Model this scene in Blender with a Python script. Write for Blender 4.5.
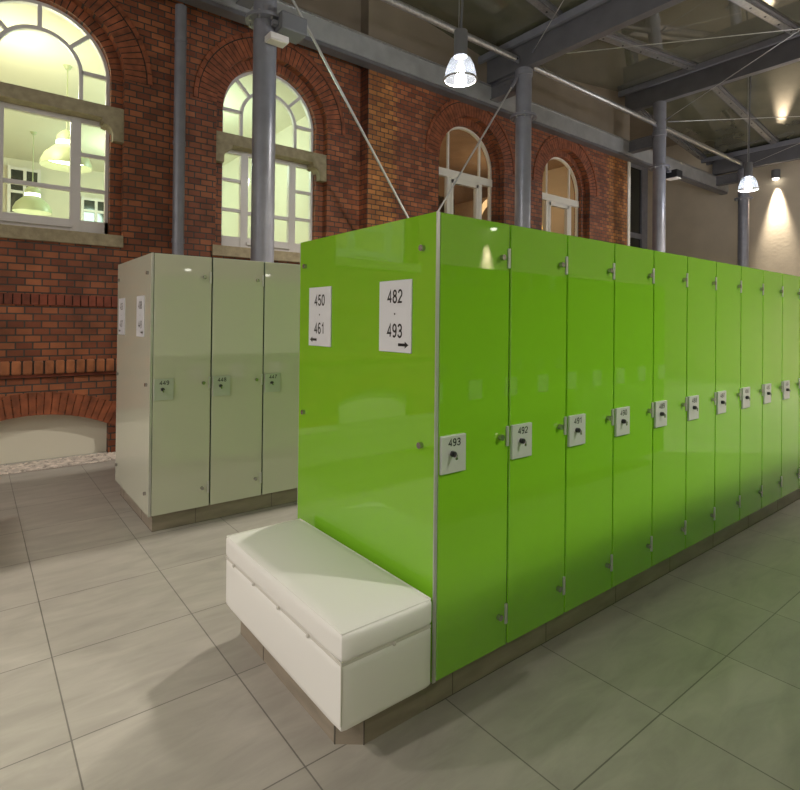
import bpy, bmesh, math, random
from mathutils import Vector, Matrix
random.seed(7)
PI = math.pi
C = bpy.context.scene.collection
for o in list(bpy.data.objects): bpy.data.objects.remove(o)

# ------------------------------------------------------------------ camera
YAW, PITCH, ROLL = math.radians(51.961), math.radians(0.331), math.radians(0.6)
F_ = Vector((math.cos(YAW)*math.cos(PITCH), math.sin(YAW)*math.cos(PITCH), math.sin(PITCH)))
R_ = Vector((math.sin(YAW), -math.cos(YAW), 0)); U_ = R_.cross(F_)
R2 = R_*math.cos(ROLL) + U_*math.sin(ROLL); U2 = -R_*math.sin(ROLL) + U_*math.cos(ROLL)
cam = bpy.data.cameras.new('camera'); cam_o = bpy.data.objects.new('camera', cam); C.objects.link(cam_o)
cam_o.matrix_world = Matrix(((R2.x, U2.x, -F_.x, -1.3975), (R2.y, U2.y, -F_.y, -1.5608), (R2.z, U2.z, -F_.z, 1.4927), (0, 0, 0, 1)))
cam.sensor_width = 36; cam.lens = 546.5/800*36; cam.shift_x = 0.0004; cam.shift_y = -(395-319.42)/800
cam.clip_start = .05; cam.clip_end = 100
bpy.context.scene.camera = cam_o

# ------------------------------------------------------------------ world, exposure
vs = bpy.context.scene.view_settings
vs.view_transform = 'Standard'; vs.look = 'None'; vs.gamma = 1; vs.use_curve_mapping = False
vs.exposure = 0.45
w = bpy.data.worlds.new('world'); bpy.context.scene.world = w; w.use_nodes = True
bg = w.node_tree.nodes['Background']; bg.inputs[0].default_value = (1.0, .95, .88, 1); bg.inputs[1].default_value = 0.5

def light(kind, name, loc, energy, color, size=.1, parent=None, rot=None, **kw):
    l = bpy.data.lights.new(name, kind); l.energy = energy; l.color = color
    if kind == 'AREA': l.size = size
    else: l.shadow_soft_size = size
    for k, v in kw.items(): setattr(l, k, v)
    o = bpy.data.objects.new(name, l); C.objects.link(o); o.location = loc
    if rot: o.rotation_euler = rot
    if parent: o.parent = parent
    return o
WARM = (1.0, .90, .76)
PEND_E = 330
# ------------------------------------------------------------------ materials
def newmat(name):
    m = bpy.data.materials.new(name); m.use_nodes = True
    return m, m.node_tree, m.node_tree.nodes['Principled BSDF']
def simple(name, col, rough=.5, metal=0, coat=0, emis=None, es=0, noise=0, nscale=8, bump=0, bscale=200, spec=.5, stretch=None, coat_ior=1.5):
    m, t, b = newmat(name)
    b.inputs['Base Color'].default_value = (*col, 1); b.inputs['Roughness'].default_value = rough
    b.inputs['Metallic'].default_value = metal; b.inputs['Coat Weight'].default_value = coat
    b.inputs['Coat Roughness'].default_value = .02; b.inputs['Coat IOR'].default_value = coat_ior; b.inputs['Specular IOR Level'].default_value = spec
    if emis: b.inputs['Emission Color'].default_value = (*emis, 1); b.inputs['Emission Strength'].default_value = es
    g = t.nodes.new('ShaderNodeNewGeometry')
    mp = t.nodes.new('ShaderNodeMapping'); t.links.new(g.outputs['Position'], mp.inputs[0])
    if stretch: mp.inputs['Scale'].default_value = stretch
    if noise:
        n = t.nodes.new('ShaderNodeTexNoise'); n.inputs['Scale'].default_value = nscale; n.inputs['Detail'].default_value = 6
        t.links.new(mp.outputs[0], n.inputs['Vector'])
        mx = t.nodes.new('ShaderNodeMix'); mx.data_type = 'RGBA'
        mx.inputs['A'].default_value = (*[c*(1-noise) for c in col], 1); mx.inputs['B'].default_value = (*[min(1, c*(1+noise)) for c in col], 1)
        r = t.nodes.new('ShaderNodeMapRange'); r.inputs[1].default_value = .3; r.inputs[2].default_value = .7
        t.links.new(n.outputs['Fac'], r.inputs[0]); t.links.new(r.outputs[0], mx.inputs['Factor'])
        t.links.new(mx.outputs['Result'], b.inputs['Base Color'])
    if bump:
        n2 = t.nodes.new('ShaderNodeTexNoise'); n2.inputs['Scale'].default_value = bscale; n2.inputs['Detail'].default_value = 4
        t.links.new(g.outputs['Position'], n2.inputs['Vector'])
        bp = t.nodes.new('ShaderNodeBump'); bp.inputs['Strength'].default_value = bump; bp.inputs['Distance'].default_value = .01
        t.links.new(n2.outputs['Fac'], bp.inputs['Height']); t.links.new(bp.outputs[0], b.inputs['Normal'])
    return m

def math_node(t, op, a, b=None):
    n = t.nodes.new('ShaderNodeMath'); n.operation = op
    for i, v in enumerate((a, b)):
        if v is None: continue
        if isinstance(v, (int, float)): n.inputs[i].default_value = v
        else: t.links.new(v, n.inputs[i])
    return n.outputs[0]

def brick_mat():
    m, t, b = newmat('brick')
    g = t.nodes.new('ShaderNodeNewGeometry'); s = t.nodes.new('ShaderNodeSeparateXYZ'); t.links.new(g.outputs['Position'], s.inputs[0])
    xs = math_node(t, 'ADD', s.outputs[0], s.outputs[1])
    cb = t.nodes.new('ShaderNodeCombineXYZ'); t.links.new(xs, cb.inputs[0]); t.links.new(s.outputs[2], cb.inputs[1])
    br = t.nodes.new('ShaderNodeTexBrick'); t.links.new(cb.outputs[0], br.inputs['Vector'])
    br.inputs['Scale'].default_value = 1; br.inputs['Brick Width'].default_value = .1475; br.inputs['Row Height'].default_value = .0735
    br.inputs['Mortar Size'].default_value = .0075; br.inputs['Mortar Smooth'].default_value = .3; br.inputs['Bias'].default_value = -.1
    br.inputs['Color1'].default_value = (.37, .120, .047, 1); br.inputs['Color2'].default_value = (.17, .044, .020, 1)
    br.inputs['Mortar'].default_value = (.062, .053, .044, 1)
    # lighter yellow-brown bricks of the pier, toothed into the red ones
    fz = math_node(t, 'FRACT', math_node(t, 'DIVIDE', s.outputs[2], .147))
    tooth = math_node(t, 'MULTIPLY', math_node(t, 'GREATER_THAN', fz, .5), .075)
    xm = math_node(t, 'ADD', s.outputs[0], tooth)
    m1 = math_node(t, 'MULTIPLY', math_node(t, 'LESS_THAN', xm, 3.68), math_node(t, 'GREATER_THAN', s.outputs[0], 3.15))
    m2 = math_node(t, 'GREATER_THAN', xm, 9.55)
    mask = math_node(t, 'MAXIMUM', m1, m2)
    mask = math_node(t, 'MULTIPLY', mask, math_node(t, 'SUBTRACT', 1, br.outputs['Fac']))
    yel = t.nodes.new('ShaderNodeMix'); yel.data_type = 'RGBA'; yel.blend_type = 'MULTIPLY'
    t.links.new(math_node(t, 'MULTIPLY', mask, 1), yel.inputs['Factor'])
    t.links.new(br.outputs['Color'], yel.inputs['A']); yel.inputs['B'].default_value = (1.4, 1.75, 1.2, 1)
    n = t.nodes.new('ShaderNodeTexNoise'); n.inputs['Scale'].default_value = 3.1; n.inputs['Detail'].default_value = 8; t.links.new(g.outputs['Position'], n.inputs['Vector'])
    r = t.nodes.new('ShaderNodeMapRange'); r.inputs[1].default_value = .3; r.inputs[2].default_value = .7; r.inputs[3].default_value = .65; r.inputs[4].default_value = 1.25
    t.links.new(n.outputs['Fac'], r.inputs[0])
    mx = t.nodes.new('ShaderNodeMix'); mx.data_type = 'RGBA'; mx.blend_type = 'MULTIPLY'; mx.inputs['Factor'].default_value = 1
    t.links.new(yel.outputs['Result'], mx.inputs['A']); t.links.new(r.outputs[0], mx.inputs['B'])
    t.links.new(mx.outputs['Result'], b.inputs['Base Color']); b.inputs['Roughness'].default_value = .62
    bp = t.nodes.new('ShaderNodeBump'); bp.inputs['Strength'].default_value = .8; bp.inputs['Distance'].default_value = .012
    t.links.new(math_node(t, 'SUBTRACT', 1, br.outputs['Fac']), bp.inputs['Height']); t.links.new(bp.outputs[0], b.inputs['Normal'])
    return m

def floor_mat(name, col, period, x0, y0, rough):
    m, t, b = newmat(name)
    g = t.nodes.new('ShaderNodeNewGeometry'); mp = t.nodes.new('ShaderNodeMapping'); mp.inputs['Location'].default_value = (-x0+period*40, -y0+period*40, 0)
    t.links.new(g.outputs['Position'], mp.inputs[0])
    br = t.nodes.new('ShaderNodeTexBrick'); br.offset = 0; br.squash = 1; t.links.new(mp.outputs[0], br.inputs['Vector'])
    br.inputs['Scale'].default_value = 1; br.inputs['Brick Width'].default_value = period; br.inputs['Row Height'].default_value = period
    br.inputs['Mortar Size'].default_value = .0028; br.inputs['Mortar Smooth'].default_value = .1; br.inputs['Bias'].default_value = 0
    br.inputs['Color1'].default_value = (*[c*.93 for c in col], 1); br.inputs['Color2'].default_value = (*[c*1.05 for c in col], 1)
    br.inputs['Mortar'].default_value = (*[c*.42 for c in col], 1)
    mp2 = t.nodes.new('ShaderNodeMapping'); mp2.inputs['Scale'].default_value = (1.3, 4.5, 1); t.links.new(g.outputs['Position'], mp2.inputs[0])
    n = t.nodes.new('ShaderNodeTexNoise'); n.inputs['Scale'].default_value = 2.2; n.inputs['Detail'].default_value = 9; n.inputs['Roughness'].default_value = .6; n.inputs['Distortion'].default_value = .6
    t.links.new(mp2.outputs[0], n.inputs['Vector'])
    r = t.nodes.new('ShaderNodeMapRange'); r.inputs[1].default_value = .3; r.inputs[2].default_value = .7; r.inputs[3].default_value = .84; r.inputs[4].default_value = 1.12
    t.links.new(n.outputs['Fac'], r.inputs[0])
    mx = t.nodes.new('ShaderNodeMix'); mx.data_type = 'RGBA'; mx.blend_type = 'MULTIPLY'; mx.inputs['Factor'].default_value = 1
    t.links.new(br.outputs['Color'], mx.inputs['A']); t.links.new(r.outputs[0], mx.inputs['B'])
    t.links.new(mx.outputs['Result'], b.inputs['Base Color']); b.inputs['Roughness'].default_value = rough
    bp = t.nodes.new('ShaderNodeBump'); bp.inputs['Strength'].default_value = .4; bp.inputs['Distance'].default_value = .003
    t.links.new(math_node(t, 'SUBTRACT', 1, br.outputs['Fac']), bp.inputs['Height']); t.links.new(bp.outputs[0], b.inputs['Normal'])
    return m

def glass_mat(name, tint, gloss=.1):
    m = bpy.data.materials.new(name); m.use_nodes = True; t = m.node_tree; t.nodes.clear()
    o = t.nodes.new('ShaderNodeOutputMaterial'); tr = t.nodes.new('ShaderNodeBsdfTransparent'); tr.inputs[0].default_value = (*tint, 1)
    gl = t.nodes.new('ShaderNodeBsdfGlossy'); gl.inputs['Roughness'].default_value = .02
    fr = t.nodes.new('ShaderNodeFresnel'); fr.inputs[0].default_value = 1.45
    mx = t.nodes.new('ShaderNodeMixShader')
    gm = t.nodes.new('ShaderNodeNewGeometry'); t.links.new(math_node(t, 'MULTIPLY', math_node(t, 'ADD', fr.outputs[0], gloss-.04), math_node(t, 'SUBTRACT', 1, gm.outputs['Backfacing'])), mx.inputs[0]); t.links.new(tr.outputs[0], mx.inputs[1]); t.links.new(gl.outputs[0], mx.inputs[2])
    t.links.new(mx.outputs[0], o.inputs[0]); return m

def bell_mat():
    m = glass_mat('lamp_glass', (.75, .79, .86), .2); t = m.node_tree
    o = [n for n in t.nodes if n.type == 'OUTPUT_MATERIAL'][0]; src = o.inputs[0].links[0].from_socket
    tl = t.nodes.new('ShaderNodeBsdfTranslucent'); tl.inputs[0].default_value = (.85, .88, .95, 1)
    df = t.nodes.new('ShaderNodeBsdfDiffuse'); df.inputs[0].default_value = (.85, .88, .95, 1)
    a = t.nodes.new('ShaderNodeMixShader'); a.inputs[0].default_value = .5; t.links.new(tl.outputs[0], a.inputs[1]); t.links.new(df.outputs[0], a.inputs[2])
    b = t.nodes.new('ShaderNodeMixShader'); b.inputs[0].default_value = .012; t.links.new(src, b.inputs[1]); t.links.new(a.outputs[0], b.inputs[2])
    t.links.new(b.outputs[0], o.inputs[0]); return m
M = dict(
    brick=brick_mat(),
    voussoir=simple('voussoir', (.26, .075, .030), .6, noise=.45, nscale=9),
    soldier=simple('soldier_brick', (.33, .115, .045), .5, noise=.4, nscale=7),
    soldier_dark=simple('soldier_brick_dark', (.22, .05, .024), .5, noise=.4, nscale=7),
    mortar=simple('mortar', (.035, .03, .026), .9),
    plaster=simple('beige_plaster', (.60, .51, .39), .8, noise=.06, nscale=2, bump=.25, bscale=14),
    cream=simple('cream_plaster', (.72, .68, .56), .8),
    soffit=simple('soffit', (.25, .20, .145), .6, noise=.1, nscale=2),
    stone=simple('sandstone', (.36, .30, .19), .8, noise=.2, nscale=14, bump=.3, bscale=60),
    frame=simple('window_paint', (.70, .66, .65), .4),
    frame_w=simple('white_window_paint', (.82, .78, .70), .4),
    steel=simple('grey_painted_steel', (.26, .26, .295), .36, metal=.25, noise=.1, nscale=6),
    steel_d=simple('dark_painted_steel', (.15, .145, .155), .42, metal=.2, noise=.1, nscale=4),
    galv=simple('galvanised_steel', (.42, .41, .40), .35, metal=.75, noise=.2, nscale=25),
    gutter=simple('gutter_steel', (.38, .38, .38), .35, metal=.3, noise=.12, nscale=5),
    roofglass=simple('roof_glass', (.125, .120, .080), .07, spec=.9, coat=.6, noise=.25, nscale=1.5),
    green=simple('green_glass', (.225, .52, .022), .35, coat=1.0, spec=.0, coat_ior=1.95),
    green_edge=simple('green_glass_edge', (.30, .72, .03), .2, coat=.5),
    white_g=simple('pale_glass', (.58, .58, .47), .35, coat=1.0, spec=.0, coat_ior=1.8),
    white_edge=simple('pale_glass_edge', (.42, .56, .36), .2, coat=.5),
    alu=simple('aluminium', (.62, .61, .60), .35, metal=.6),
    plate=simple('lock_plate', (.66, .66, .66), .38, metal=.35),
    plate_pale=simple('pale_lock_plate', (.52, .55, .49), .35, metal=.2),
    chrome=simple('knob_metal', (.45, .43, .43), .25, metal=.9),
    carcass=simple('carcass', (.10, .11, .08), .6),
    black=simple('black', (.012, .012, .014), .35),
    sign=simple('sign_white', (.72, .72, .76), .45),
    leather=simple('white_leather', (.82, .80, .77), .42, bump=.12, bscale=420),
    thread=simple('thread', (.62, .59, .54), .6),
    plinth=simple('plinth_tile', (.27, .225, .175), .45, noise=.18, nscale=5, stretch=(1, 1, 4)),
    joint=simple('joint', (.10, .085, .07), .8),
    pebble=simple('pebble', (.62, .54, .47), .7, noise=.35, nscale=18),
    bed=simple('pebble_bed', (.34, .30, .26), .9),
    dark=simple('dark_glass', (.015, .018, .016), .08, spec=.8),
    glass=glass_mat('window_glass', (.97, .99, .95), .05),
    bell=bell_mat(),
    bulb=simple('bulb', (1, 1, 1), .4, emis=(1, .98, .95), es=40),
    enamel=simple('green_enamel', (.42, .46, .28), .4),
    glow=simple('lamp_glow', (1, 1, 1), .5, emis=(1, .97, .85), es=5),
    amber=simple('amber_glow', (.8, .5, .1), .5, emis=(1, .55, .12), es=1.2),
    device=simple('device_grey', (.16, .16, .17), .5),
    white=simple('white_plastic', (.75, .70, .68), .4),
    brownwall=simple('brown_wall', (.36, .25, .17), .8, noise=.1, nscale=3),
    lace=simple('patterned_panel', (.16, .12, .08), .7, noise=.7, nscale=16),
)
M['floor'] = floor_mat('floor_tile', (.375, .345, .305), .6024, -.50, .6769, .36)

# ------------------------------------------------------------------ mesh helpers
class MB:
    def __init__(s): s.bm = bmesh.new()
    def box(s, x0, x1, y0, y1, z0, z1, bev=0, seg=2):
        r = bmesh.ops.create_cube(s.bm, size=1, matrix=Matrix.Translation(((x0+x1)/2, (y0+y1)/2, (z0+z1)/2)) @ Matrix.Diagonal((abs(x1-x0), abs(y1-y0), abs(z1-z0), 1)))
        if bev:
            es = list({e for v in r['verts'] for e in v.link_edges})
            bmesh.ops.bevel(s.bm, geom=es, offset=bev, segments=seg, affect='EDGES', profile=.5)
        return s
    def bar(s, p, q, w, h, up=(0, 0, 1)):
        p, q = Vector(p), Vector(q); d = (q-p); L = d.length; d.normalize()
        a = d.cross(Vector(up)).normalized(); b = a.cross(d)
        mt = Matrix(((a.x, d.x, b.x, (p.x+q.x)/2), (a.y, d.y, b.y, (p.y+q.y)/2), (a.z, d.z, b.z, (p.z+q.z)/2), (0, 0, 0, 1)))
        bmesh.ops.create_cube(s.bm, size=1, matrix=mt @ Matrix.Diagonal((w, L, h, 1))); return s
    def cyl(s, p, q, r, seg=20, r2=None):
        p, q = Vector(p), Vector(q); d = q-p
        mt = Matrix.Translation((p+q)/2) @ d.to_track_quat('Z', 'Y').to_matrix().to_4x4()
        bmesh.ops.create_cone(s.bm, cap_ends=True, segments=seg, radius1=r, radius2=r if r2 is None else r2, depth=d.length, matrix=mt); return s
    def lathe(s, prof, c=(0, 0, 0), seg=32, mt=None):
        rings = []
        for r, z in prof:
            rings.append([s.bm.verts.new((c[0]+r*math.cos(2*PI*k/seg), c[1]+r*math.sin(2*PI*k/seg), c[2]+z)) for k in range(seg)])
        for a, b in zip(rings, rings[1:]):
            for k in range(seg): s.bm.faces.new((a[k], a[(k+1) % seg], b[(k+1) % seg], b[k]))
        return s
    def prism(s, pts, y0, y1):     # outline in x,z
        a = [s.bm.verts.new((x, y0, z)) for x, z in pts]; b = [s.bm.verts.new((x, y1, z)) for x, z in pts]
        s.bm.faces.new(a); s.bm.faces.new(b[::-1]); n = len(pts)
        for k in range(n): s.bm.faces.new((a[k], b[k], b[(k+1) % n], a[(k+1) % n]))
        return s
    def sphere(s, c, r, sub=2, sc=(1, 1, 1)):
        bmesh.ops.create_icosphere(s.bm, subdivisions=sub, radius=r, matrix=Matrix.Translation(c) @ Matrix.Diagonal((*sc, 1))); return s
    def arc(s, cx, cz, r0, r1, y0, y1, a0=0, a1=PI, n=48):   # solid ring band
        pts = [(cx+r1*math.cos(a0+(a1-a0)*k/n), cz+r1*math.sin(a0+(a1-a0)*k/n)) for k in range(n+1)]
        pts += [(cx+r0*math.cos(a1+(a0-a1)*k/n), cz+r0*math.sin(a1+(a0-a1)*k/n)) for k in range(n+1)]
        N = n+1; o = pts[:N]; i = pts[N:][::-1]
        V = [[s.bm.verts.new((x, y, z)) for x, z in L] for L in (o, i) for y in (y0, y1)]
        o0, o1, i0, i1 = V
        for k in range(n):
            for A, B in ((o0, o1), (o1, i1), (i1, i0), (i0, o0)): s.bm.faces.new((A[k], A[k+1], B[k+1], B[k]))
        for k in (0, n): s.bm.faces.new((o0[k], o1[k], i1[k], i0[k]))
        return s
    def build(s, name, mat, parent=None, smooth=False, mat2=None, mat2_test=None, loc=None):
        bmesh.ops.recalc_face_normals(s.bm, faces=s.bm.faces)
        me = bpy.data.meshes.new(name); 
        if mat2:
            for f in s.bm.faces:
                if mat2_test(f): f.material_index = 1
        s.bm.to_mesh(me); s.bm.free()
        me.materials.append(mat)
        if mat2: me.materials.append(mat2)
        if smooth:
            for p_ in me.polygons: p_.use_smooth = True
            me.set_sharp_from_angle(angle=math.radians(35))
        o = bpy.data.objects.new(name, me); C.objects.link(o)
        if parent: o.parent = parent
        if loc: o.location = loc
        return o

def empty(name, loc=(0, 0, 0)):
    o = bpy.data.objects.new(name, None); o.empty_display_size = .05; C.objects.link(o); o.location = loc; return o
def tag(o, label, cat, group=None):
    o['label'] = label; o['category'] = cat
    if group: o['group'] = group
    return o
def struct(o, label=None):
    o['kind'] = 'structure'
    if label: o['label'] = label
    return o
def ccopy(o, parent=None):
    c = o.copy(); C.objects.link(c)
    if parent: c.parent = parent
    for ch in list(o.children):
        ccopy(ch, c)
    return c

def curve_plate(name, outer, holes, y0, y1, mat):      # x,z outline with holes, thickness y0..y1
    cu = bpy.data.curves.new(name, 'CURVE'); cu.dimensions = '2D'; cu.fill_mode = 'BOTH'; cu.extrude = (y1-y0)/2
    for pts in [outer]+holes:
        sp = cu.splines.new('POLY'); sp.points.add(len(pts)-1); sp.use_cyclic_u = True
        for i, (x, z) in enumerate(pts): sp.points[i].co = (x, z, 0, 1)
    t = bpy.data.objects.new('tmp', cu); C.objects.link(t)
    me = bpy.data.meshes.new_from_object(t); bpy.data.objects.remove(t); bpy.data.curves.remove(cu)
    me.transform(Matrix.Translation((0, (y0+y1)/2, 0)) @ Matrix.Rotation(PI/2, 4, 'X')); me.name = name
    me.materials.clear(); me.materials.append(mat)
    o = bpy.data.objects.new(name, me); C.objects.link(o); return o

def _arc(cx, cy, rx, ry, a0, a1, n=14): return [(cx+rx*math.cos(math.radians(a0+(a1-a0)*k/n)), cy+ry*math.sin(math.radians(a0+(a1-a0)*k/n))) for k in range(n+1)]
DIG = {
 '0': [_arc(.29, .5, .21, .43, 0, 360, 28)],
 '1': [[(.12, .72), (.24, .78), (.33, .93), (.33, .05)]],
 '2': [_arc(.29, .69, .20, .24, 170, -35)+[(.22, .28), (.09, .08), (.51, .08)]],
 '3': [_arc(.28, .71, .19, .22, 165, -90)+_arc(.28, .28, .21, .23, 88, -165)],
 '4': [[(.40, .05), (.40, .92), (.07, .31), (.53, .31)]],
 '5': [[(.47, .92), (.16, .92), (.11, .48)]+_arc(.28, .34, .21, .27, 140, -160)],
 '6': [_arc(.29, .32, .19, .25, 0, 360, 24), [(.10, .32), (.10, .50)]+_arc(.31, .58, .20, .36, 175, 90, 8)+[(.39, .93), (.46, .85)]],
 '7': [[(.09, .91), (.50, .91), (.30, .50), (.22, .05)]],
 '8': [_arc(.29, .73, .165, .19, 0, 360, 24), _arc(.29, .29, .20, .23, 0, 360, 24)],
 '9': [_arc(.29, .68, .19, .25, 0, 360, 24), [(.48, .68), (.48, .50)]+_arc(.27, .42, .20, .36, -5, -90, 8)+[(.19, .07), (.12, .15)]],
 '-': [[(.20, .45), (.38, .45)]]}
def lettering(name, text, h, mat, ax_x, ax_y, pos, parent=None, sx=1.0, bold=.15):
    """flat digits of height h; ax_x = reading direction, ax_y = up, pos = centre"""
    bm = bmesh.new(); adv = .63
    X = Vector(ax_x); Y = Vector(ax_y); Z = X.cross(Y); P0 = Vector(pos)
    def put(x, y, z=0): return bm.verts.new(P0+X*((x-adv*len(text)/2)*h*sx)+Y*((y-.5)*h)+Z*z)
    for i, ch in enumerate(text):
        for si, st in enumerate(DIG[ch]):
            st = [Vector((x+i*adv+.03, y)) for x, y in st]
            L, Rr = [], []
            for k in range(len(st)):
                a = st[max(0, k-1)]; b = st[min(len(st)-1, k+1)]
                if k == 0 and (st[0]-st[-1]).length < .01: a = st[-2]
                if k == len(st)-1 and (st[0]-st[-1]).length < .01: b = st[1]
                n1 = (st[k]-a).normalized() if (st[k]-a).length > 1e-6 else (b-st[k]).normalized()
                n2 = (b-st[k]).normalized() if (b-st[k]).length > 1e-6 else n1
                t_ = n1+n2; t_ = t_.normalized() if t_.length > .2 else n1
                m_ = min(2.2, 1/max(.3, t_.dot(n1)))
                nn = Vector((-t_.y, t_.x))*bold/2*m_
                L.append(put(*(st[k]+nn), si*.00005)); Rr.append(put(*(st[k]-nn), si*.00005))
            for k in range(len(st)-1): bm.faces.new((L[k], Rr[k], Rr[k+1], L[k+1]))
    me = bpy.data.meshes.new(name); bm.to_mesh(me); bm.free(); me.materials.append(mat)
    o = bpy.data.objects.new(name, me); C.objects.link(o)
    if parent: o.parent = parent
    return o

# ------------------------------------------------------------------ setting
YA, YB = 5.25, 5.04           # left and right brick wall planes
XB = 3.138                    # the step forward
WC = [(-3.5, YA), (-.862, YA), (1.785, YA), (5.33, YB), (8.02, YB)]
SPR = 4.22
def arch_out(cx, h, z0, zs=SPR, n=40):
    return [(cx-h, z0), (cx+h, z0)] + [(cx+h*math.cos(PI*k/n), zs+h*math.sin(PI*k/n)) for k in range(n+1)]
struct(MB().box(-9, 15.4, -7, 7.4, -.1, 0).build('floor', M['floor']))
def niche(cx, h=.68, zs=.33, top=.49):
    # segmental arch, left to right
    s = top-zs; r = (h*h+s*s)/(2*s); cz = top-r; a = math.asin(h/r)
    return [(cx+r*math.sin(t), cz+r*math.cos(t)) for t in [(-a+2*a*k/20) for k in range(21)]]
outl = [(-9, 0)]
for c in (-3.5, -.862): outl += [(c-.68, 0)] + niche(c) + [(c+.68, 0)]
outl += [(XB+.05, 0), (XB+.05, 5.6), (-9, 5.6)]
wa = struct(curve_plate('wall_back', outl, [arch_out(c, .8, 2.31) for c, y in WC[:3]], YA, YA+.12, M['brick']))
struct(curve_plate('wall_back_inner', outl, [arch_out(c, .68, 2.31) for c, y in WC[:3]], YA+.12, YA+.3, M['brick']))
wb = struct(curve_plate('wall_back_right', [(XB, 0), (10.3, 0), (10.3, 5.6), (XB, 5.6)], [arch_out(c, .8, 2.31) for c, y in WC[3:]], YB, YB+.12, M['brick']))
struct(curve_plate('wall_back_right_inner', [(XB, 0), (10.3, 0), (10.3, 5.6), (XB, 5.6)], [arch_out(c, .68, 2.31) for c, y in WC[3:]], YB+.12, YB+.3, M['brick']))
struct(MB().box(-9, XB, YA+.01, YA+.3, 5.6, 7.4).build('wall_back_upper', M['soffit']))
struct(MB().box(XB, 10.4, YB+.01, YB+.3, 5.6, 7.4).build('wall_back_upper_right', M['soffit']))
struct(MB().box(10.1, 10.3, YB+.3, 7.3, 0, 7.4).build('wall_return', M['plaster']))
struct(MB().box(10.3, 10.4, YB-.02, YB+.3, 0, 5.6).build('trim_3', M['frame_w']), 'white vertical edge strip at the end of the brick wall')
struct(MB().box(15.3, 15.5, -7, 7.4, 0, 7.6).build('wall_right', M['plaster']))
struct(MB().box(-9, 15.3, -7.2, -7, 0, 7.6).build('wall_front', M['plaster']))
# niche backs
for i, c in enumerate((-3.5, -.862)):
    struct(MB().box(c-.75, c+.75, YA+.11, YA+.14, 0, .6).build('wall_niche', M['cream']))
# glazed facade at the far end, beyond the brick wall
g = struct(empty('window_6', (10.5, 7.15, 0)), 'dark glazed bay beyond the brick wall')
mb = MB()
for x in (0, 2.2, 4.41): mb.box(x, x+.33, 0, .12, 0, 6.5)
for z in (0, 2.0, 4.15, 6.3): mb.box(0, 4.7, .01, .11, z, z+.16)
mb.build('window_frame', M['steel'], g)
MB().box(.05, 4.7, .05, .07, .1, 6.4).build('glass', M['dark'], g)
struct(MB().box(10.3, 15.3, 7.3, 7.4, 0, 7.5).build('wall_far', M['plaster']))

# belt courses: one soldier brick after another
def belt(name, x0, x1, z0, z1, y0, y1, mat, w_=.083, bev=.006):
    mb = MB(); x = x0
    while x < x1:
        dy = random.uniform(-.002, .002)
        mb.box(x+.005, min(x+w_-.005, x1), y0+dy, y1, z0, z1, bev, 2); x += w_
    o = struct(mb.build(name, mat))
    MB().box(x0, x1, y0+.012, y1, z0+.006, z1-.004).build('mortar_bed', M['mortar'], o)
    return o
belt('trim_1', -4.6, 3.1, .915, 1.06, YA-.055, YA, M['soldier'], .095, .018)
belt('trim_2', -4.6, 3.1, 1.635, 1.75, YA-.02, YA, M['soldier_dark'], .075, .004)
struct(MB().box(-4.6, 3.1, YA-.025, YA, .885, .915).build('trim_4', M['soldier_dark']))
# segmental arches over the niches
for c in (-3.5, -.862):
    mb = MB(); h, zs, top = .68, .33, .49; s = top-zs; r = (h*h+s*s)/(2*s); cz = top-r; a = math.asin(h/r)+.08; n = 26
    for k in range(n):
        t0 = -a+2*a*(k+.06)/n; t1 = -a+2*a*(k+.94)/n
        mb.prism([(c+r*math.sin(t0), cz+r*math.cos(t0)), (c+(r+.235)*math.sin(t0), cz+(r+.235)*math.cos(t0)), (c+(r+.235)*math.sin(t1), cz+(r+.235)*math.cos(t1)), (c+r*math.sin(t1), cz+r*math.cos(t1))], YA-.012, YA+.11)
    struct(mb.build('trim_5', M['voussoir']))

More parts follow.
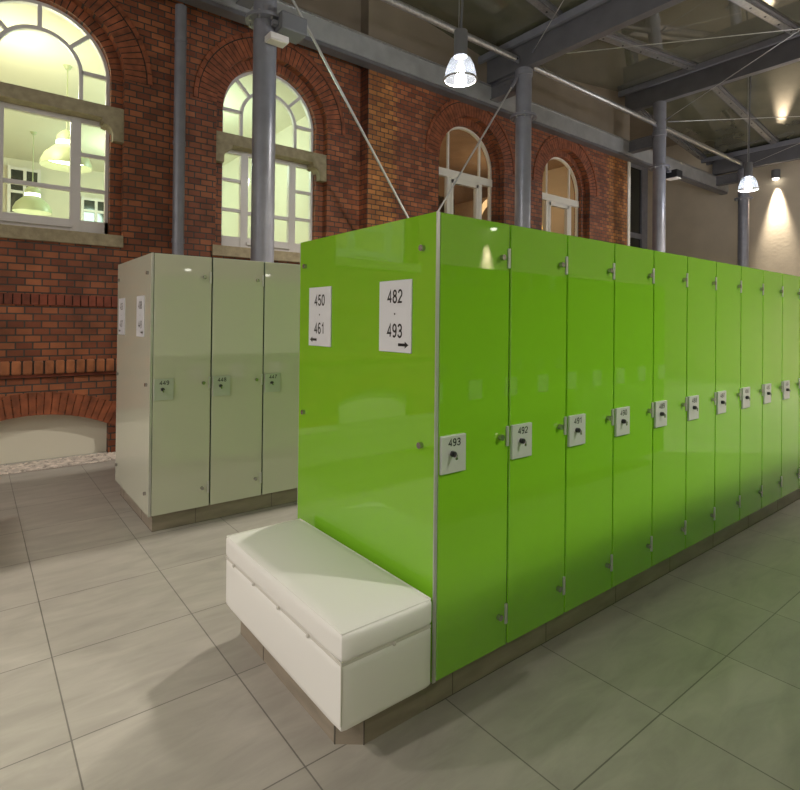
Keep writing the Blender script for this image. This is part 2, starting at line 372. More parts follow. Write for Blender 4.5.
def voussoirs(mb, cx, cz, r0, r1, y0, y1, n, gap=.17):
    for k in range(n):
        a0 = PI*(k+gap/2)/n; a1 = PI*(k+1-gap/2)/n
        mb.prism([(cx+r*math.cos(a), cz+r*math.sin(a)) for r, a in ((r0, a0), (r1, a0), (r1, a1), (r0, a1))], y0+random.uniform(-.002, .002), y1)
def round_window(n, cx, Y, kind):
    t = struct(empty('window_%d' % n, (cx, Y, 2.3)))
    L = Vector((-cx, -Y, -2.3))
    def P(mb, name, mat, smooth=False): return mb.build(name, mat, t, smooth, loc=L)
    mb = MB(); voussoirs(mb, cx, SPR, .80, 1.025, Y-.006, Y+.12, 44); 
    ar = P(mb, 'brick_arch', M['voussoir'])
    mb = MB(); mb.arc(cx, SPR, .805, 1.02, Y-.001, Y+.1); mb.arc(cx, SPR, 1.02, 1.045, Y-.0015, Y+.02)
    mb.build('mortar', M['mortar'], ar)
    mb = MB()
    for k in range(26):
        a0 = PI*(k+.04)/26; a1 = PI*(k+.96)/26
        mb.prism([(cx+r*math.cos(a), SPR+r*math.sin(a)) for r, a in ((1.04, a0), (1.09, a0), (1.09, a1), (1.04, a1))], Y-.018, Y+.02)
    P(mb, 'hood_course', M['voussoir'])
    mb = MB(); voussoirs(mb, cx, SPR, .68, .80, Y+.112, Y+.3, 36)
    ia = P(mb, 'inner_brick_arch', M['voussoir'])
    mb = MB().arc(cx, SPR, .685, .8, Y+.118, Y+.29); mb.build('mortar', M['mortar'], ia)
    y0, y1 = Y+.20, Y+.26
    f = MB(); mat = M['frame'] if kind == 'fan' else M['frame_w']
    f.arc(cx, SPR, .645, .69, y0, y1)
    for s in (-1, 1): f.box(cx+s*.645, cx+s*.69, y0, y1, 2.44, SPR)
    if kind == 'fan':
        f.arc(cx, SPR, .375, .415, y0+.005, y1-.005)
        for s in (-1, 1): f.box(cx+s*.375, cx+s*.415, y0+.005, y1-.005, 3.86, SPR)
        for a in (45, 90, 135):
            a = math.radians(a); d = Vector((math.cos(a), 0, math.sin(a))); c0 = Vector((cx, (y0+y1)/2, SPR))
            f.bar(c0+d*.40, c0+d*.66, .045, .04, up=d.cross(Vector((0, 1, 0))))
        for s in (-1, 1): f.box(cx+s*.40, cx+s*.66, y0+.005, y1-.005, SPR+.02, SPR+.06)
        # lower part
        for s in (-1, 1):
            f.box(cx+s*.30, cx+s*.40, y0-.01, y1, 2.44, 3.76)
            f.box(cx+s*.40, cx+s*.66, y0+.005, y1-.005, 3.32, 3.36); f.box(cx+s*.40, cx+s*.66, y0+.005, y1-.005, 2.93, 2.97)
        f.box(cx-.68, cx+.68, y0, y1, 3.69, 3.76); f.box(cx-.68, cx+.68, y0, y1, 2.44, 2.60)
        f.box(cx-.32, cx+.32, y0-.03, y1, 2.505, 2.54); f.box(cx-.30, cx+.30, y0, y1-.01, 2.91, 2.955)
        f.box(cx-.31, cx+.31, y0-.005, y1, 2.54, 2.575)
    else:
        f.box(cx-.68, cx+.68, y0-.02, y1, 3.97, 4.10)
        for s in (-1, 1):
            f.box(cx+s*.365, cx+s*.395, y0+.01, y1-.01, 4.1, SPR+.55)
            f.box(cx+s*.34, cx+s*.42, y0-.01, y1, 2.44, 3.97)
            f.box(cx+s*.28, cx+s*.33, y0-.015, y1, 2.5, 3.95)
        f.box(cx-.35, cx+.35, y0-.015, y1, 3.89, 3.98); f.box(cx-.68, cx+.68, y0, y1, 2.44, 2.58); f.box(cx-.68, cx+.68, y0, y1, 3.1, 3.14)
    P(f, 'window_frame', mat)
    P(MB().prism(arch_out(cx, .66, 2.46), y0+.025, y0+.033), 'glass_pane', M['glass'])
    if kind == 'fan':
        lt = MB().box(cx-.80, cx+.80, Y+.015, Y+.26, 3.74, 3.885, .008)
        for s in (-1, 1):
            pts = [(cx+s*.80, 3.745), (cx+s*.80, 3.505), (cx+s*.69, 3.505)]
            pts += [(cx+s*(.60+.09*math.cos(PI/2*k/8)), 3.56+.12*math.sin(PI/2*k/8)) for k in range(9)]
            pts += [(cx+s*.60, 3.70), (cx+s*.58, 3.70), (cx+s*.58, 3.745)]
            lt.prism(pts, Y+.018, Y+.25)
        P(lt, 'stone_lintel', M['stone'])
    P(MB().box(cx-.84, cx+.80, Y-.035, Y+.26, 2.305, 2.44, .008), 'stone_sill', M['stone'])
    return t
for i, (cx, Y) in enumerate(WC): round_window(i+1, cx, Y, 'fan' if i < 3 else 'cross')

# rooms behind the windows
def shell(name, x0, x1, y0, y1, z0, z1, mat):
    t = struct(empty(name, (x0, y0, z0)))
    X, Y_, Z = x1-x0, y1-y0, z1-z0
    MB().box(0, X, 0, Y_, Z, Z+.1).build('ceiling_slab', mat, t); MB().box(0, X, 0, Y_, -.1, 0).build('floor_slab', mat, t)
    MB().box(0, X, Y_, Y_+.1, 0, Z).build('rear_wall', mat, t); MB().box(-.1, 0, 0, Y_, 0, Z).build('side_wall', mat, t); MB().box(X, X+.1, 0, Y_, 0, Z).build('side_wall', mat, t)
    return t
shell('wall_bright_room', -8.5, 3.2, 5.56, 13.6, 1.4, 5.12, M['cream'])
shell('wall_dim_room', 3.4, 10.2, 5.36, 9.0, 1.4, 5.4, M['brownwall'])
for x, y in ((-5.5, 8), (-2.8, 10), (-1, 7), (1.4, 7.6), (1.2, 11)):
    light('POINT', 'room_light', (x, y, 4.3), 58, (1, .97, .72) if x < 0 else (.72, 1, .84), .3)
light('POINT', 'room_light', (5.0, 7.2, 4.4), 26, (1, .68, .42), .3)
light('POINT', 'room_light', (8.4, 7.0, 4.4), 24, (1, .72, .45), .3)
# inner arches seen through the last two windows
for cx in (5.9, 9.0):
    struct(MB().arc(cx, 3.7, .85, 1.0, 7.6, 8.9).build('wall_inner_arch', M['plaster']))
struct(MB().box(5.0, 6.1, 6.3, 6.34, 1.5, 3.95).build('wall_patterned_screen', M['lace']))
# windows in the rear wall of the bright room
for i, (x, z, ww, hh) in enumerate(((-.50, 3.9, .50, .95), (.94, 3.85, .5, .52), (-2.6, 3.3, .9, 1.3))):
    t = struct(empty('window_%d' % (7+i), (x, 13.5, z)))
    mb = MB()
    for a in (-ww/2-.06, -.02, ww/2): mb.box(a, a+.06, -.03, .04, -.08, hh+.08)
    for b in (-.08, hh*.45, hh): mb.box(-ww/2-.06, ww/2+.06, -.035, .04, b, b+.06)
    mb.build('window_frame', M['white'], t)
    MB().box(-ww/2, ww/2, -.005, .01, 0, hh).build('glass_pane', M['dark'], t)

def room_pendant(x, y, zb, ztop, label):
    t = tag(empty('pendant_lamp', (x, y, zb)), label, 'pendant lamp', 'pendant lamps inside the bright room')
    MB().lathe([(.325, 0), (.32, .06), (.27, .17), (.19, .25), (.135, .30), (.13, .305), (.185, .25), (.265, .165), (.31, .05), (.325, 0)]).build('lamp_shade', M['enamel'], t, True)
    MB().lathe([(.13, .30), (.13, .36)]).build('glass_band', M['glow'], t, True)
    MB().lathe([(.13, .36), (.125, .43), (.07, .50), (.03, .53), (0, .53)]).build('lamp_cap', M['enamel'], t, True)
    MB().lathe([(.0, .1), (.28, .1)]).build('diffuser', M['glow'], t)
    MB().cyl((0, 0, .5), (0, 0, ztop-zb), .008, 8).build('lamp_stem', M['enamel'], t)
    MB().lathe([(.0, -.05), (.03, -.05), (.06, 0)], (0, 0, ztop-zb)).build('ceiling_rose', M['enamel'], t, True)
room_pendant(-.36, 7.55, 3.67, 5.12, 'larger pale green bell pendant lamp seen through the leftmost arched window')
room_pendant(-.50, 11.2, 3.56, 5.12, 'smaller pale green bell pendant lamp low in the leftmost arched window')
for x, y, l in ((-.1, 6.5, 'round ceiling downlight seen in the fan of the leftmost arched window'), (1.42, 7.0, 'round ceiling downlight seen through the fan of the second arched window')):
    tag(MB().cyl((0, 0, 0), (0, 0, -.02), .09, 24).build('ceiling_downlight', M['glow'], loc=(x, y, 5.12)), l, 'ceiling light')
t = tag(empty('dome_lamp', (8.95, 6.6, 3.72)), 'small amber dome lamp glowing behind the arched window farthest right', 'lamp')
MB().lathe([(.20, 0), (.19, .08), (.13, .16), (.04, .19), (0, .19)]).build('lamp_shade', M['amber'], t, True)
MB().cyl((0, 0, .18), (0, 0, 1.6), .008, 8).build('lamp_cord', M['black'], t)

# pebble strip
struct(MB().box(-9, 3.1, 4.85, YA, 0, .006).build('floor_pebble_strip', M['bed']))
pb = MB(); rnd = random.Random(3)
for k in range(1500):
    x, y = rnd.uniform(-2.6, .1), rnd.uniform(4.865, YA-.02)
    r = rnd.uniform(.012, .024)
    bmesh.ops.create_icosphere(pb.bm, subdivisions=1, radius=r, matrix=Matrix.Translation((x, y, .008)) @ Matrix.Rotation(rnd.uniform(0, PI), 4, 'Z') @ Matrix.Diagonal((1.3, .9, .6, 1)))
p_ = pb.build('pebbles', M['pebble'], smooth=True); p_['kind'] = 'stuff'; tag(p_, 'strip of small pale pebbles along the foot of the brick wall', 'pebbles')

# downpipe
t = tag(empty('downpipe', (.5, 5.11, 0)), 'grey round downpipe on the brick wall between the two left windows', 'downpipe')
MB().cyl((0, 0, 0), (0, 0, 5.19), .065, 24).build('pipe', M['steel'], t, True)
for z in (.9, 2.4, 3.55, 4.75): MB().cyl((0, 0, z), (0, 0, z+.05), .072, 24).build('pipe_collar', M['steel'], t, True)
for z in (1.4, 3.5): MB().box(-.02, .02, .05, .13, z, z+.03).build('pipe_bracket', M['steel'], t)

# ------------------------------------------------------------------ roof
CX = [1.15, 5.62, 10.08, 14.57]; CY = 4.2
ridge = {1.15: 1, 5.62: 0, 10.08: 1, 14.57: 0}
def zb(x): return 6.22 if ridge[x] else 5.62
roof = struct(empty('ceiling', (0, 0, 0)), 'ridge and furrow glass roof on steel beams')
edges = [-3.35] + CX + [15.3]
def zroof(x):    # underside of the glass
    xs = [-7.8, -3.35, 1.15, 5.62, 10.08, 14.57, 19.0]; zs = [6.72, 6.12, 6.72, 6.12, 6.72, 6.12, 6.72]
    for i in range(6):
        if xs[i] <= x <= xs[i+1]: return zs[i]+(zs[i+1]-zs[i])*(x-xs[i])/(xs[i+1]-xs[i])
    return 6.7
for a, b in zip([-7.8]+edges, edges):
    mb = MB(); mb.prism([(a, zroof(a)), (b, zroof(b)), (b, zroof(b)+.02), (a, zroof(a)+.02)], -7, 5.25); mb.build('roof_glass', M['roofglass'], roof)
for x in [-3.35]+CX:
    z = 6.22 if x in (1.15, 10.08) else 5.62
    o = struct(MB().box(x-.07, x+.07, -7, 4.95, z, z+.38, .004).box(x-.14, x+.14, -7, 4.95, z+.38, z+.40).build('ceiling_beam', M['steel_d']), 'grey steel roof beam')
    for s in (-1, 1): MB().box(x+s*.19, x+s*.13, -7, 5.2, z+.36, z+.47).build('edge_channel', M['steel'], o)
struct(MB().box(10.1, 15.4, 5.25, 7.4, 6.95, 7.05).build('ceiling_end', M['soffit']))
# purlins
for a, b in zip([-3.35]+CX, CX+[15.3]):
    for y in (-5.3, -3.55, -1.8, -.03, 1.72, 3.46, 5.17):
        za, zb_ = zroof(a)-.05, zroof(b)-.05
        d = Vector((b-a, 0, zb_-za)).normalized()
        p0 = Vector((a, y, za))+d*.16; p1 = Vector((b, y, zb_))-d*(.16 if b < 15 else 0)
        mb = MB().bar(p0, p1, .11, .05)
        o = struct(mb.build('ceiling_purlin', M['galv']), 'pale steel purlin with bolts under the glass roof')
        mb = MB(); L = (p1-p0).length; k = .35
        while k < L: 
            c = p0+d*k-Vector((0, 0, .024)); mb.cyl(c, c-Vector((0, 0, .012)), .016, 8); k += .6
        mb.build('bolt', M['black'], o)
        for s in (-.08, .08): MB().bar(p0+Vector((0, s, .035)), p1+Vector((0, s, .035)), .05, .04).build('glazing_bar', M['steel_d'], o)
# gutter beam along the wall
o = struct(MB().box(-9, 15.3, 4.85, 4.99, 5.255, 5.54).build('ceiling_gutter', M['gutter']), 'pale steel gutter beam running along the top of the brick wall')
MB().box(-9, 15.3, 4.83, 5.0, 5.54, 5.565).build('flange', M['galv'], o); MB().box(-9, 15.3, 4.87, 5.04, 5.205, 5.255).build('cable_tray', M['steel_d'], o)
struct(MB().prism([(0, 0)]*0 or [(-9, 5.56), (15.3, 5.56), (15.3, 5.58), (-9, 5.58)], 4.9, 5.25).build('ceiling_soffit', M['soffit']))

COLN = ['grey steel column standing in front of the second arched window', 'grey steel column between the third and fourth arched windows',
        'grey steel column just right of where the brick wall ends', 'thin looking farthest grey steel column against the beige wall']
cols = []
for i, x in enumerate(CX):
    t = tag(empty('steel_column', (x, CY, 0)), COLN[i], 'column', 'round steel columns carrying the glass roof'); cols.append(t)
    z1 = zb(x)+.005
    MB().cyl((0, 0, 0), (0, 0, z1), .128, 40).build('shaft', M['steel'], t, True)
    fl = MB().lathe([(.128, 0), (.215, 0), (.215, .035), (.128, .035)], (0, 0, 4.83)).build('flange_ring', M['steel'], t)
    mb = MB()
    for k in range(8): a = k*PI/4; mb.cyl((.175*math.cos(a), .175*math.sin(a), 4.80), (.175*math.cos(a), .175*math.sin(a), 4.89), .014, 8)
    mb.build('bolt', M['galv'], fl)
    MB().box(-.08, .08, -.08, .08, 5.72, 5.80).build('node_plate', M['galv'], t) if 0 else None
    MB().lathe([(.128, 0), (.145, .01), (.145, .10), (.128, .11)], (0, 0, 5.50)).build('collar', M['steel'], t, True)
    if i < 4:
        mb = MB().prism([(0, 0)]*0 or [(0, 5.30), (.001, 5.30)], 0, 1) if 0 else MB()
        mb.box(-.06, .06, .12, .66, 5.33, 5.54); mb.box(-.09, .09, .10, .66, 5.54, 5.56); mb.box(-.09, .09, .10, .66, 5.31, 5.33)
        for yy in (.2, .35, .5):
            for zz in (5.38, 5.48): mb.cyl((-.075, yy, zz), (.075, yy, zz), .018, 8)
        mb.build('stub_beam', M['steel_d'], t)
# round struts between columns
STL = ['round steel strut under the roof at upper left, ending at the second column', 'round steel strut between the middle two columns', 'round steel strut from the third column to the farthest column']
for i in range(3):
    a, b = CX[i]+.13, CX[i+1]-.13
    t = tag(empty('roof_strut', ((a+b)/2, CY, 5.74)), STL[i], 'strut', 'round struts between the columns')
    L = (b-a)/2
    MB().cyl((-L+.1, 0, 0), (L-.1, 0, 0), .048, 24).build('tube', M['galv'], t, True)
    for s in (-1, 1):
        MB().box(s*(L-.22), s*L, -.012, .012, -.05, .05).build('end_plate', M['steel'], t)
        MB().cyl((s*(L-.06), -.03, 0), (s*(L-.06), .03, 0), .015, 8).build('bolt', M['black'], t)
def cable(name, p, q, r, label, grp, cat='cable'):
    p, q = Vector(p), Vector(q); t = tag(empty(name, p), label, cat, grp)
    d = (q-p); u = d.normalized()
    MB().cyl(u*.22, d-u*.0, r, 10).build('rod', M['alu'], t, True)
    MB().cyl(u*.02, u*.24, r*1.9, 12).build('end_fitting', M['steel'], t, True)
cable('bracing_rod', (1.30, CY-.02, 5.44), (5.36, CY-.02, .08), .016, 'pale steel bracing rod sloping down right from upper left to behind the green lockers', 'crossed bracing rods behind the green lockers', 'bracing rod')
cable('bracing_rod', (5.48, CY+.02, 5.46), (1.68, CY+.02, .08), .014, 'pale steel bracing rod sloping down left from the second column to the green lockers', 'crossed bracing rods behind the green lockers', 'bracing rod')
Q = 'thin roof bracing cables'
cable('roof_cable', (CX[1], CY-.13, 5.80), (CX[0], -2.3, 5.82), .006, 'thin roof cable rising left from the top of the second column', Q)
cable('roof_cable', (CX[1]+.05, CY-.13, 5.80), (CX[2], -1.4, 5.86), .006, 'thin roof cable running right from the second column to under the top glass', Q)
cable('roof_cable', (CX[2]-.05, CY-.13, 5.80), (CX[1], -2.4, 5.80), .006, 'thin roof cable climbing to the upper right from the third column', Q)
cable('roof_cable', (CX[2]+.05, CY-.13, 5.80), (CX[3], -.6, 5.80), .006, 'thin roof cable running nearly level right from the third column', Q)
cable('roof_cable', (CX[3]-.05, CY-.13, 5.70), (CX[2], -2.4, 5.80), .006, 'thin roof cable climbing right from the farthest column', Q)

# ------------------------------------------------------------------ lights of the hall
def hall_pendant(x, y, z, label, soft=.08, pw=1.0, tilt=(.10, 0)):
    t = tag(empty('pendant_lamp', (x, y, z)), label, 'pendant lamp', 'glass bell pendant lamps in the hall')
    MB().lathe([(.17, -.10), (.172, -.09), (.165, -.03), (.145, .05), (.11, .12), (.075, .155), (.072, .152), (.106, .115), (.14, .045), (.16, -.03), (.166, -.09)]).build('lamp_shade', M['bell'], t, True)
    MB().lathe([(.165, -.10), (.18, -.10), (.18, -.088), (.165, -.088), (.165, -.10)]).build('shade_rim', M['alu'], t, True)
    MB().cyl((0, 0, .15), (0, 0, .19), .07, 24).build('lamp_holder', M['device'], t, True)
    MB().cyl((0, 0, .19), (0, 0, .42), .072, 24).build('ballast_housing', M['device'], t, True)
    MB().cyl((0, 0, .40), (0, 0, .44), .02, 12).cyl((0, 0, .42), (tilt[0], tilt[1], zroof(x)-z-.02), .012, 10).build('lamp_stem', M['device'], t, True)
    MB().cyl((-.03, .0, .38), (-.03, 0, zroof(x)-z-.01), .004, 6).build('safety_wire', M['alu'], t)
    MB().sphere((0, 0, 0), .045, 3, (1, 1, 1.5)).build('bulb', M['bulb'], t, True)
    light('POINT', 'lamp_light', (0, 0, -.03), PEND_E*.55*pw, (1, .95, .86), .06, t)
    light('SPOT', 'lamp_beam', (0, 0, -.06), PEND_E*1.1*pw, (1, .93, .82), soft, t, spot_size=math.radians(140), spot_blend=.8)
    return t
hall_pendant(2.64, 2.6, 4.16, 'brightly lit glass bell pendant lamp in front of the third arched window')
hall_pendant(10.35, 2.6, 4.22, 'small looking glass bell pendant lamp beside the farthest column')
hall_pendant(-5.0, 2.6, 4.13, 'glass bell pendant lamp over the left part of the hall')
hall_pendant(-5.0, -3.3, 4.13, 'glass bell pendant lamp over the aisle behind the camera', .16)
hall_pendant(2.8, -3.3, 4.13, 'glass bell pendant lamp over the right hand locker aisle', .17, 1.7)
hall_pendant(7.2, -.9, 4.13, 'glass bell pendant lamp over the far right hand lockers', .17, .5)
hall_pendant(12.6, -1.2, 4.2, 'added unseen glass bell pendant lamp that brightens the far beige wall', .1, 2.4)  # extra pendant out of view, added only to brighten the beige end wall
hall_pendant(-4.2, .2, 4.13, 'glass bell pendant lamp over the cross aisle at left behind the camera', .12, .55)
def wall_spot(x, y, z, dx, dy, label, e=60):
    t = tag(empty('wall_spotlight', (x, y, z)), label, 'spotlight', 'wall washing spotlights')
    MB().cyl((0, 0, -.12), (0, 0, .10), .10, 24).build('lamp_body', M['device'], t, True)
    MB().box(min(0, dx), max(0, dx) or .03, min(0, dy) or -.03, max(0, dy) or .03, -.02, .03).build('wall_arm', M['device'], t)
    MB().sphere((0, 0, -.13), .075, 3, (1, 1, .6)).build('lens', M['glow'], t, True)
    light('SPOT', 'spot_light', (dx*.1, dy*.1, -.20), e, (1, .90, .74), .07, t, rot=(math.radians(10)*(-1 if dy < 0 else 1 if dy > 0 else 0), math.radians(5)*(1 if dx > 0 else 0)*-1, 0), spot_size=math.radians(38), spot_blend=1.0)
wall_spot(15.17, 3.66, 5.5, .13, 0, 'small grey spotlight washing the beige end wall at far right', 1000)
wall_spot(7.8, -6.8, 3.75, 0, -.2, 'wall spotlight on the beige wall behind the camera', 500)
wall_spot(2.58, -6.6, 2.82, 0, -.2, 'low wall spotlight on the beige wall behind the camera', 300)
wall_spot(4.57, -6.6, 2.82, 0, -.2, 'second low wall spotlight on the beige wall behind the camera', 300)

# devices on the columns
t = tag(empty('floodlight', (1.36, 4.02, 4.77)), 'boxy grey floodlight clamped to the column before the second window', 'floodlight')
MB().box(-.14, .17, -.10, .16, -.07, .12, .01).build('lamp_body', M['device'], t)
MB().box(-.12, .15, -.102, -.10, -.05, .10).build('front_face', M['device'], t)
MB().box(-.20, -.13, -.02, .05, -.02, .03).build('bracket', M['steel'], t)
t = tag(empty('emergency_light', (1.18, 4.0, 4.57)), 'small white emergency light box under the grey floodlight', 'emergency light')
MB().box(-.10, .12, -.10, .06, -.035, .035, .01).build('housing', M['white'], t)
MB().box(-.08, .10, -.08, .04, -.042, -.034, .003).build('diffuser', M['cream'], t)
MB().box(-.02, .03, .0, .08, .03, .08).build('bracket', M['steel'], t)
t = tag(empty('spotlight', (10.32, 4.05, 4.72)), 'small dark spotlight mounted on the third column near the end of the wall', 'spotlight')
MB().box(-.06, .20, -.14, .14, -.08, .08, .02).build('lamp_body', M['black'], t)
MB().box(-.03, .17, -.12, .12, -.095, -.078, .004).build('lens', M['white'], t)
MB().box(-.14, -.05, -.02, .05, .02, .07).build('bracket', M['steel'], t)

# ------------------------------------------------------------------ lockers
W, H, HB, D = .4118, 1.92, .118, 1.108
def edge_test(f): return abs(f.normal.y) < .5
def plate_text(num, parent, mat=M['black']):
    return lettering('lettering', num, .030, mat, (1, 0, 0), (0, 0, 1), (.078, -.0124, 1.028), parent, 1.2, .15)
def make_locker(loc, color, edge, num, label, group, pm='plate'):
    t = tag(empty('locker', loc), label, 'locker', group)
    MB().box(.004, W-.002, .028, D/2, HB+.004, H-.003).build('carcass', M['carcass'], t)
    d = MB().box(.0055, W-.0055, 0, .012, HB, H, .0025, 1).build('door', color, t, mat2=edge, mat2_test=edge_test)
    MB().box(.010, .141, -.012, 0, .909, 1.055, .0015, 2).build('lock_plate', M[pm], d)
    MB().cyl((.066, -.012, .984), (.066, -.026, .984), .0115, 20).cyl((.066, -.026, .984), (.066, -.030, .984), .009, 16).build('key_lock', M['black'], d, True)
    MB().box(.064, .068, -.040, -.028, .975, .986).cyl((.067, -.034, .970), (.067, -.037, .970), .006, 12).build('key', M['chrome'], d)
    for z in (1.772, 1.012, .255):
        MB().cyl((.352, -.003, z), (.352, -.019, z), .0125, 20).cyl((.352, 0, z), (.352, -.004, z), .007, 12).build('fixing_knob', M['chrome'], d, True)
        MB().box(.391, .4045, -.009, 0, z-.043, z+.043, .003, 2).build('hinge', M['alu'], d)
    plate_text(num, d)
    return t
G = 'green glass lockers facing the right hand aisle'
green0 = make_locker((0.0150, 0, 0), M['green'], M['green_edge'], '493', 'green glass locker numbered 493, at the near corner beside the end panel', G)
def copy_locker(src, loc, num, label, group, rz=0):
    t = src.copy(); C.objects.link(t); t.location = loc; t.rotation_euler.z = rz; t['label'] = label; t['group'] = group
    for ch in src.children:
        c = ch.copy(); C.objects.link(c); c.parent = t
        for g_ in ch.children:
            if g_.name.startswith('lettering'): continue
            k = g_.copy(); C.objects.link(k); k.parent = c
        if c.name.startswith('door'): plate_text(num, c)
    return t
ordn = ['second', 'third', 'fourth', 'fifth', 'sixth', 'seventh', 'eighth', 'ninth', 'tenth', 'eleventh', 'twelfth']
for k in range(1, 12):
    copy_locker(green0, (.0150+k*W, 0, 0), str(493-k), 'green glass locker numbered %d, %s door from the near corner' % (493-k, ordn[k-1]), G)
pale0 = make_locker((-.418+.0150, 2.505, 0), M['white_g'], M['white_edge'], '449', 'pale glass locker numbered 449, at the left corner of the white block', 'pale glass lockers', 'plate_pale')
for k in range(1, 4):
    copy_locker(pale0, (-.418+.0150+k*W, 2.505, 0), str(449-k), 'pale glass locker numbered %d, %s door of the white block' % (449-k, ordn[k-1]), 'pale glass lockers')

def bank(x0, y0, n, color, edge, label, flip=False):     # plain run of lockers: front face at y0
    t = tag(empty('locker_bank', (x0, y0, 0)), label, 'lockers')
    if flip: t.rotation_euler.z = PI
    MB().box(.004, n*W-.004, .016, D/2-.002, HB+.004, H-.003).build('carcass', M['carcass'], t)
    for k in range(n):
        d = MB().box(k*W+.0035, (k+1)*W-.0035, 0, .012, HB, H).build('door', color, t, mat2=edge, mat2_test=edge_test)
        MB().box(k*W+.014, k*W+.154, -.012, 0, .912, 1.06).build('lock_plate', M['plate'], d)
        for z in (1.772, 1.012, .255): MB().cyl((k*W+.352, 0, z), (k*W+.352, -.019, z), .0125, 12).build('fixing_knob', M['chrome'], d)
    return t
LN = 12*W+.0150
bank(LN, D, 12, M['green'], M['green_edge'], 'rear side of the green locker block, facing the white lockers', True)
bank(-.418+.0150+4*W, 2.505, 8, M['white_g'], M['white_edge'], 'far end of the white locker row hidden behind the green lockers')
bank(-.418+LN, 2.505+D, 12, M['white_g'], M['white_edge'], 'rear side of the white locker block, facing the brick wall', True)
bank(-2.95-12*W, 2.505, 12, M['white_g'], M['white_edge'], 'white lockers beyond the cross aisle, reflected in the green end panel')
bank(-.35+LN, -1.38, 12, M['green'], M['green_edge'], 'green lockers across the right hand aisle, reflected in the doors', True)

for o in list(C.objects):
    if o.get('category') in ('locker', 'lockers') and 'numbered 44' in o['label'] or (o.get('category') == 'lockers' and 'white' in o['label'] and 'locker row' in o['label'] or 'white locker block, facing the brick' in o.get('label', '')): o.scale.z = 1.022
def end_panel(x, y, color, edge, label):
    t = tag(empty('end_panel', (x, y, 0)), label, 'locker end panel')
    MB().box(0, .009, .004, D-.004, HB, H, .0012, 1).build('glass_panel', color, t, mat2=edge, mat2_test=lambda f: abs(f.normal.x) < .5)
    MB().box(.0005, .0155, -.001, .004, HB, H+.001).build('corner_strip', M['alu'], t)
    MB().box(.0005, .0125, D-.004, D+.001, HB, H+.001).build('corner_strip', M['alu'], t)
    for yy in (.078, D-.068):
        for z in (1.787, 1.012, .262):
            MB().cyl((0, yy, z), (-.016, yy, z), .0125, 20).build('fixing_knob', M['chrome'], t, True)
    return t
end_panel(0, 0, M['green'], M['green_edge'], 'large green glass panel closing the near end of the green lockers above the bench')
end_panel(-.418, 2.505, M['white_g'], M['white_edge'], 'pale glass panel closing the left end of the white lockers').scale.z = 1.022

def number_sign(x, y0, y1, a, b, arrow, label, z0=1.369, z1=1.669):
    yc = (y0+y1)/2; zc = (z0+z1)/2
    t = tag(empty('number_sign', (x, yc, zc)), label, 'sign', 'number signs on the locker ends')
    w_ = (y1-y0)/2; h = (z1-z0)/2
    MB().box(-.0065, -.0005, -w_, w_, -h, h, .001, 1).build('sign_plate', M['sign'], t)
    for txt, z, s in ((a, .083, .058), ('-', .012, .05), (b, -.060, .058)):
        lettering('lettering', txt, s, M['black'], (0, -1, 0), (0, 0, 1), (-.0066, 0, z), t, .98)
    s = -1 if arrow == 'right' else 1      # picture right is -y
    if arrow == 'right': c = -.060
    else: c = .060
    mb = MB(); pts = [(-.034, -.006), (.010, -.006), (.010, -.014), (.034, 0), (.010, .014), (.010, .006), (-.034, .006)]
    va = [mb.bm.verts.new((-.0072, c+s*px, -.118+pz)) for px, pz in pts]; vb = [mb.bm.verts.new((-.006, c+s*px, -.118+pz)) for px, pz in pts]
    mb.bm.faces.new(va); mb.bm.faces.new(vb[::-1])
    for k in range(7): mb.bm.faces.new((va[k], vb[k], vb[(k+1) % 7], va[(k+1) % 7]))
    mb.build('arrow', M['black'], t)
number_sign(0, .142, .362, '482', '493', 'right', 'white sign reading 482 - 493 with arrow right on the green end panel')
number_sign(0, .770, .990, '450', '461', 'left', 'white sign reading 450 - 461 with arrow left on the green end panel')
number_sign(-.418, 2.505+.17, 2.505+.39, '438', '449', 'right', 'narrow looking white sign on the pale end panel, the one nearer its doors')
number_sign(-.418, 2.505+.81, 2.505+1.03, '426', '437', 'left', 'narrow looking white sign on the pale end panel, the one nearer the brick wall')

def plinth(x0, x1, y0, y1, label, ph):
    t = tag(empty('plinth', (x0, y0, 0)), label, 'plinth')
    X, Y_ = x1-x0, y1-y0
    MB().box(0, X, 0, Y_, 0, HB-.001).build('tile_facing', M['plinth'], t)
    mb = MB(); x = ph
    while x < X: mb.box(x-.0015, x+.0015, -.001, Y_+.001, 0, HB-.002); x += .6024
    y = .3
    while y < Y_: mb.box(-.001, .01, y-.0015, y+.0015, 0, HB-.002); y += .6024
    mb.box(-.0015, X+.0015, -.0015, Y_+.0015, -.001, .002)
    mb.build('tile_joint', M['joint'], t)
plinth(.0, LN-.03, .035, D-.035, 'grey brown tiled plinth under the green lockers', .14)
plinth(-.418+.035, -.418+LN-.03, 2.505+.035, 2.505+D-.035, 'grey brown tiled plinth under the white lockers', .30)

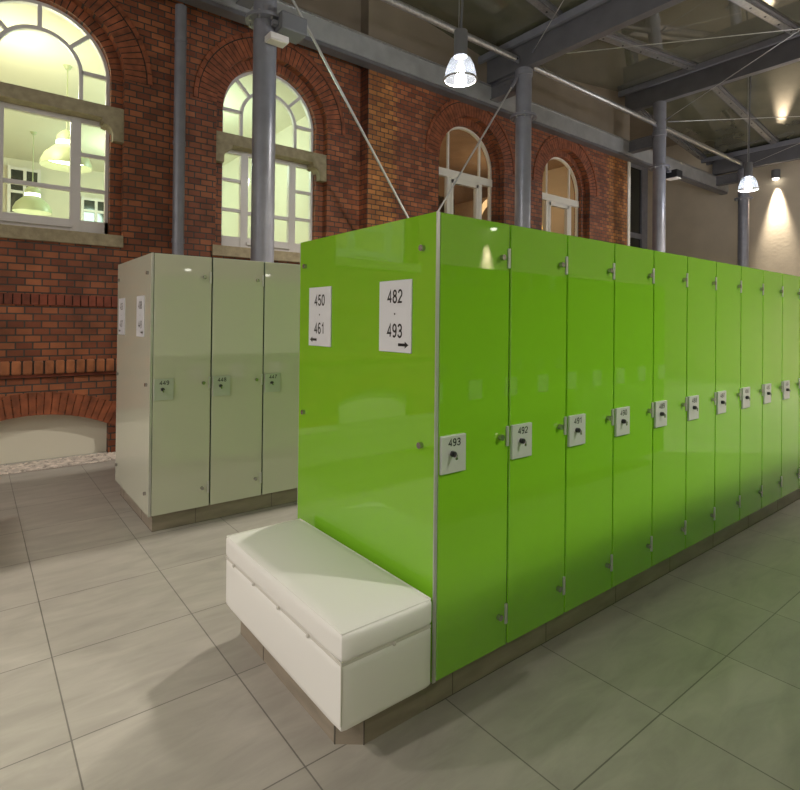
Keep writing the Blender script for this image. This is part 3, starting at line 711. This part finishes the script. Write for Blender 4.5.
# ------------------------------------------------------------------ bench
t = tag(empty('bench', (-.22, .48, 0)), 'white leather box bench against the green end panel', 'bench')
Lb = Vector((.22, -.48, 0))
bx0, bx1, by0, by1 = -.44, -.035, -.045, 1.0
def puffy(x0, x1, y0, y1, z0, z1, bev, dome, sag):
    bm = bmesh.new()
    nx, ny, nz = 16, 32, 6
    # subdivided rounded box
    bmesh.ops.create_cube(bm, size=1)
    bmesh.ops.subdivide_edges(bm, edges=bm.edges[:], cuts=15, use_grid_fill=True)
    for v in bm.verts:
        u = Vector((v.co.x*2, v.co.y*2, v.co.z*2))
        hx, hy, hz = (x1-x0)/2, (y1-y0)/2, (z1-z0)/2
        p = Vector((u.x*hx, u.y*hy, u.z*hz))
        # rounded box projection
        q = Vector((max(-hx+bev, min(hx-bev, p.x)), max(-hy+bev, min(hy-bev, p.y)), max(-hz+bev, min(hz-bev, p.z))))
        d = p-q
        if d.length > 1e-9: p = q+d.normalized()*bev if (abs(u.x) > .999)+(abs(u.y) > .999)+(abs(u.z) > .999) else p
        k = (1-u.x**2)*(1-u.y**2)
        if u.z > 0: p.z += dome*k*max(0, u.z)
        if u.z < 0: p.z += sag*(1-max(abs(u.x), abs(u.y))**6)*0
        bulge = (1-u.z**2)
        p.x += math.copysign(.006*bulge*(1-u.y**2), u.x) if abs(u.x) > .999 else 0
        p.y += math.copysign(.006*bulge*(1-u.x**2), u.y) if abs(u.y) > .999 else 0
        v.co = p+Vector(((x0+x1)/2, (y0+y1)/2, (z0+z1)/2))
    return bm
mb = MB(); mb.bm.free(); mb.bm = puffy(bx0+.004, bx1-.004, by0+.004, by1-.004, .143, .370, .016, 0, 0)
for v in mb.bm.verts: v.co += Lb
base = mb.build('bench_base', M['leather'], t, True)
mb = MB(); mb.bm.free(); mb.bm = puffy(bx0, bx1, by0, by1, .367, .474, .024, .012, 0)
for v in mb.bm.verts: v.co += Lb
lid = mb.build('seat_cushion', M['leather'], t, True)
def tube_path(mb, pts, r, closed=True):
    n = len(pts)
    for k in range(n if closed else n-1): mb.cyl(pts[k], pts[(k+1) % n], r, 8)
mb = MB(); e = .010; z = .468
tube_path(mb, [Vector(q)+Lb for q in ((bx0+e, by0+e, z), (bx1-e, by0+e, z), (bx1-e, by1-e, z), (bx0+e, by1-e, z))], .0035)
mb.build('piping', M['leather'], lid, True)
for yy in (.18, .42, .66, .88): MB().sphere(Vector((bx0-.001, yy, .369))+Lb, .008, 2, (.5, 1, 1)).build('button', M['thread'], lid, True)
MB().sphere(Vector((bx0+.22, by0-.001, .369))+Lb, .008, 2, (1, .5, 1)).build('button', M['thread'], lid, True)
mb = MB(); mb.box(bx0+.006, bx1-.01, by0+.006, by1-.006, .363, .374)
for v in mb.bm.verts: v.co += Lb
mb.build('seam', M['thread'], t)
mb = MB(); mb.cyl(Vector((bx0+.006, by0+.006, .17))+Lb, Vector((bx0+.006, by0+.006, .38))+Lb, .003, 8); mb.build('corner_seam', M['thread'], base, True)
# tiled foot of the bench, near corner chamfered
mb = MB(); pts = [(-.29, .035), (-.001, .035), (-.001, .96), (-.37, .96), (-.37, .10)]
va = [mb.bm.verts.new((x, y, 0)) for x, y in pts]; vb = [mb.bm.verts.new((x, y, .141)) for x, y in pts]
mb.bm.faces.new(va); mb.bm.faces.new(vb)
for k in range(5): mb.bm.faces.new((va[k], va[(k+1) % 5], vb[(k+1) % 5], vb[k]))
for v in mb.bm.verts: v.co += Lb
foot = mb.build('tiled_base', M['plinth'], t)
mb = MB(); mb.box(-.2915, -.2885, .0335, .04, 0, .141).box(-.3715, -.3685, .098, .104, 0, .141).box(-.3715, -.365, .698, .702, 0, .141)
for v in mb.bm.verts: v.co += Lb
mb.build('tile_joint', M['joint'], foot)
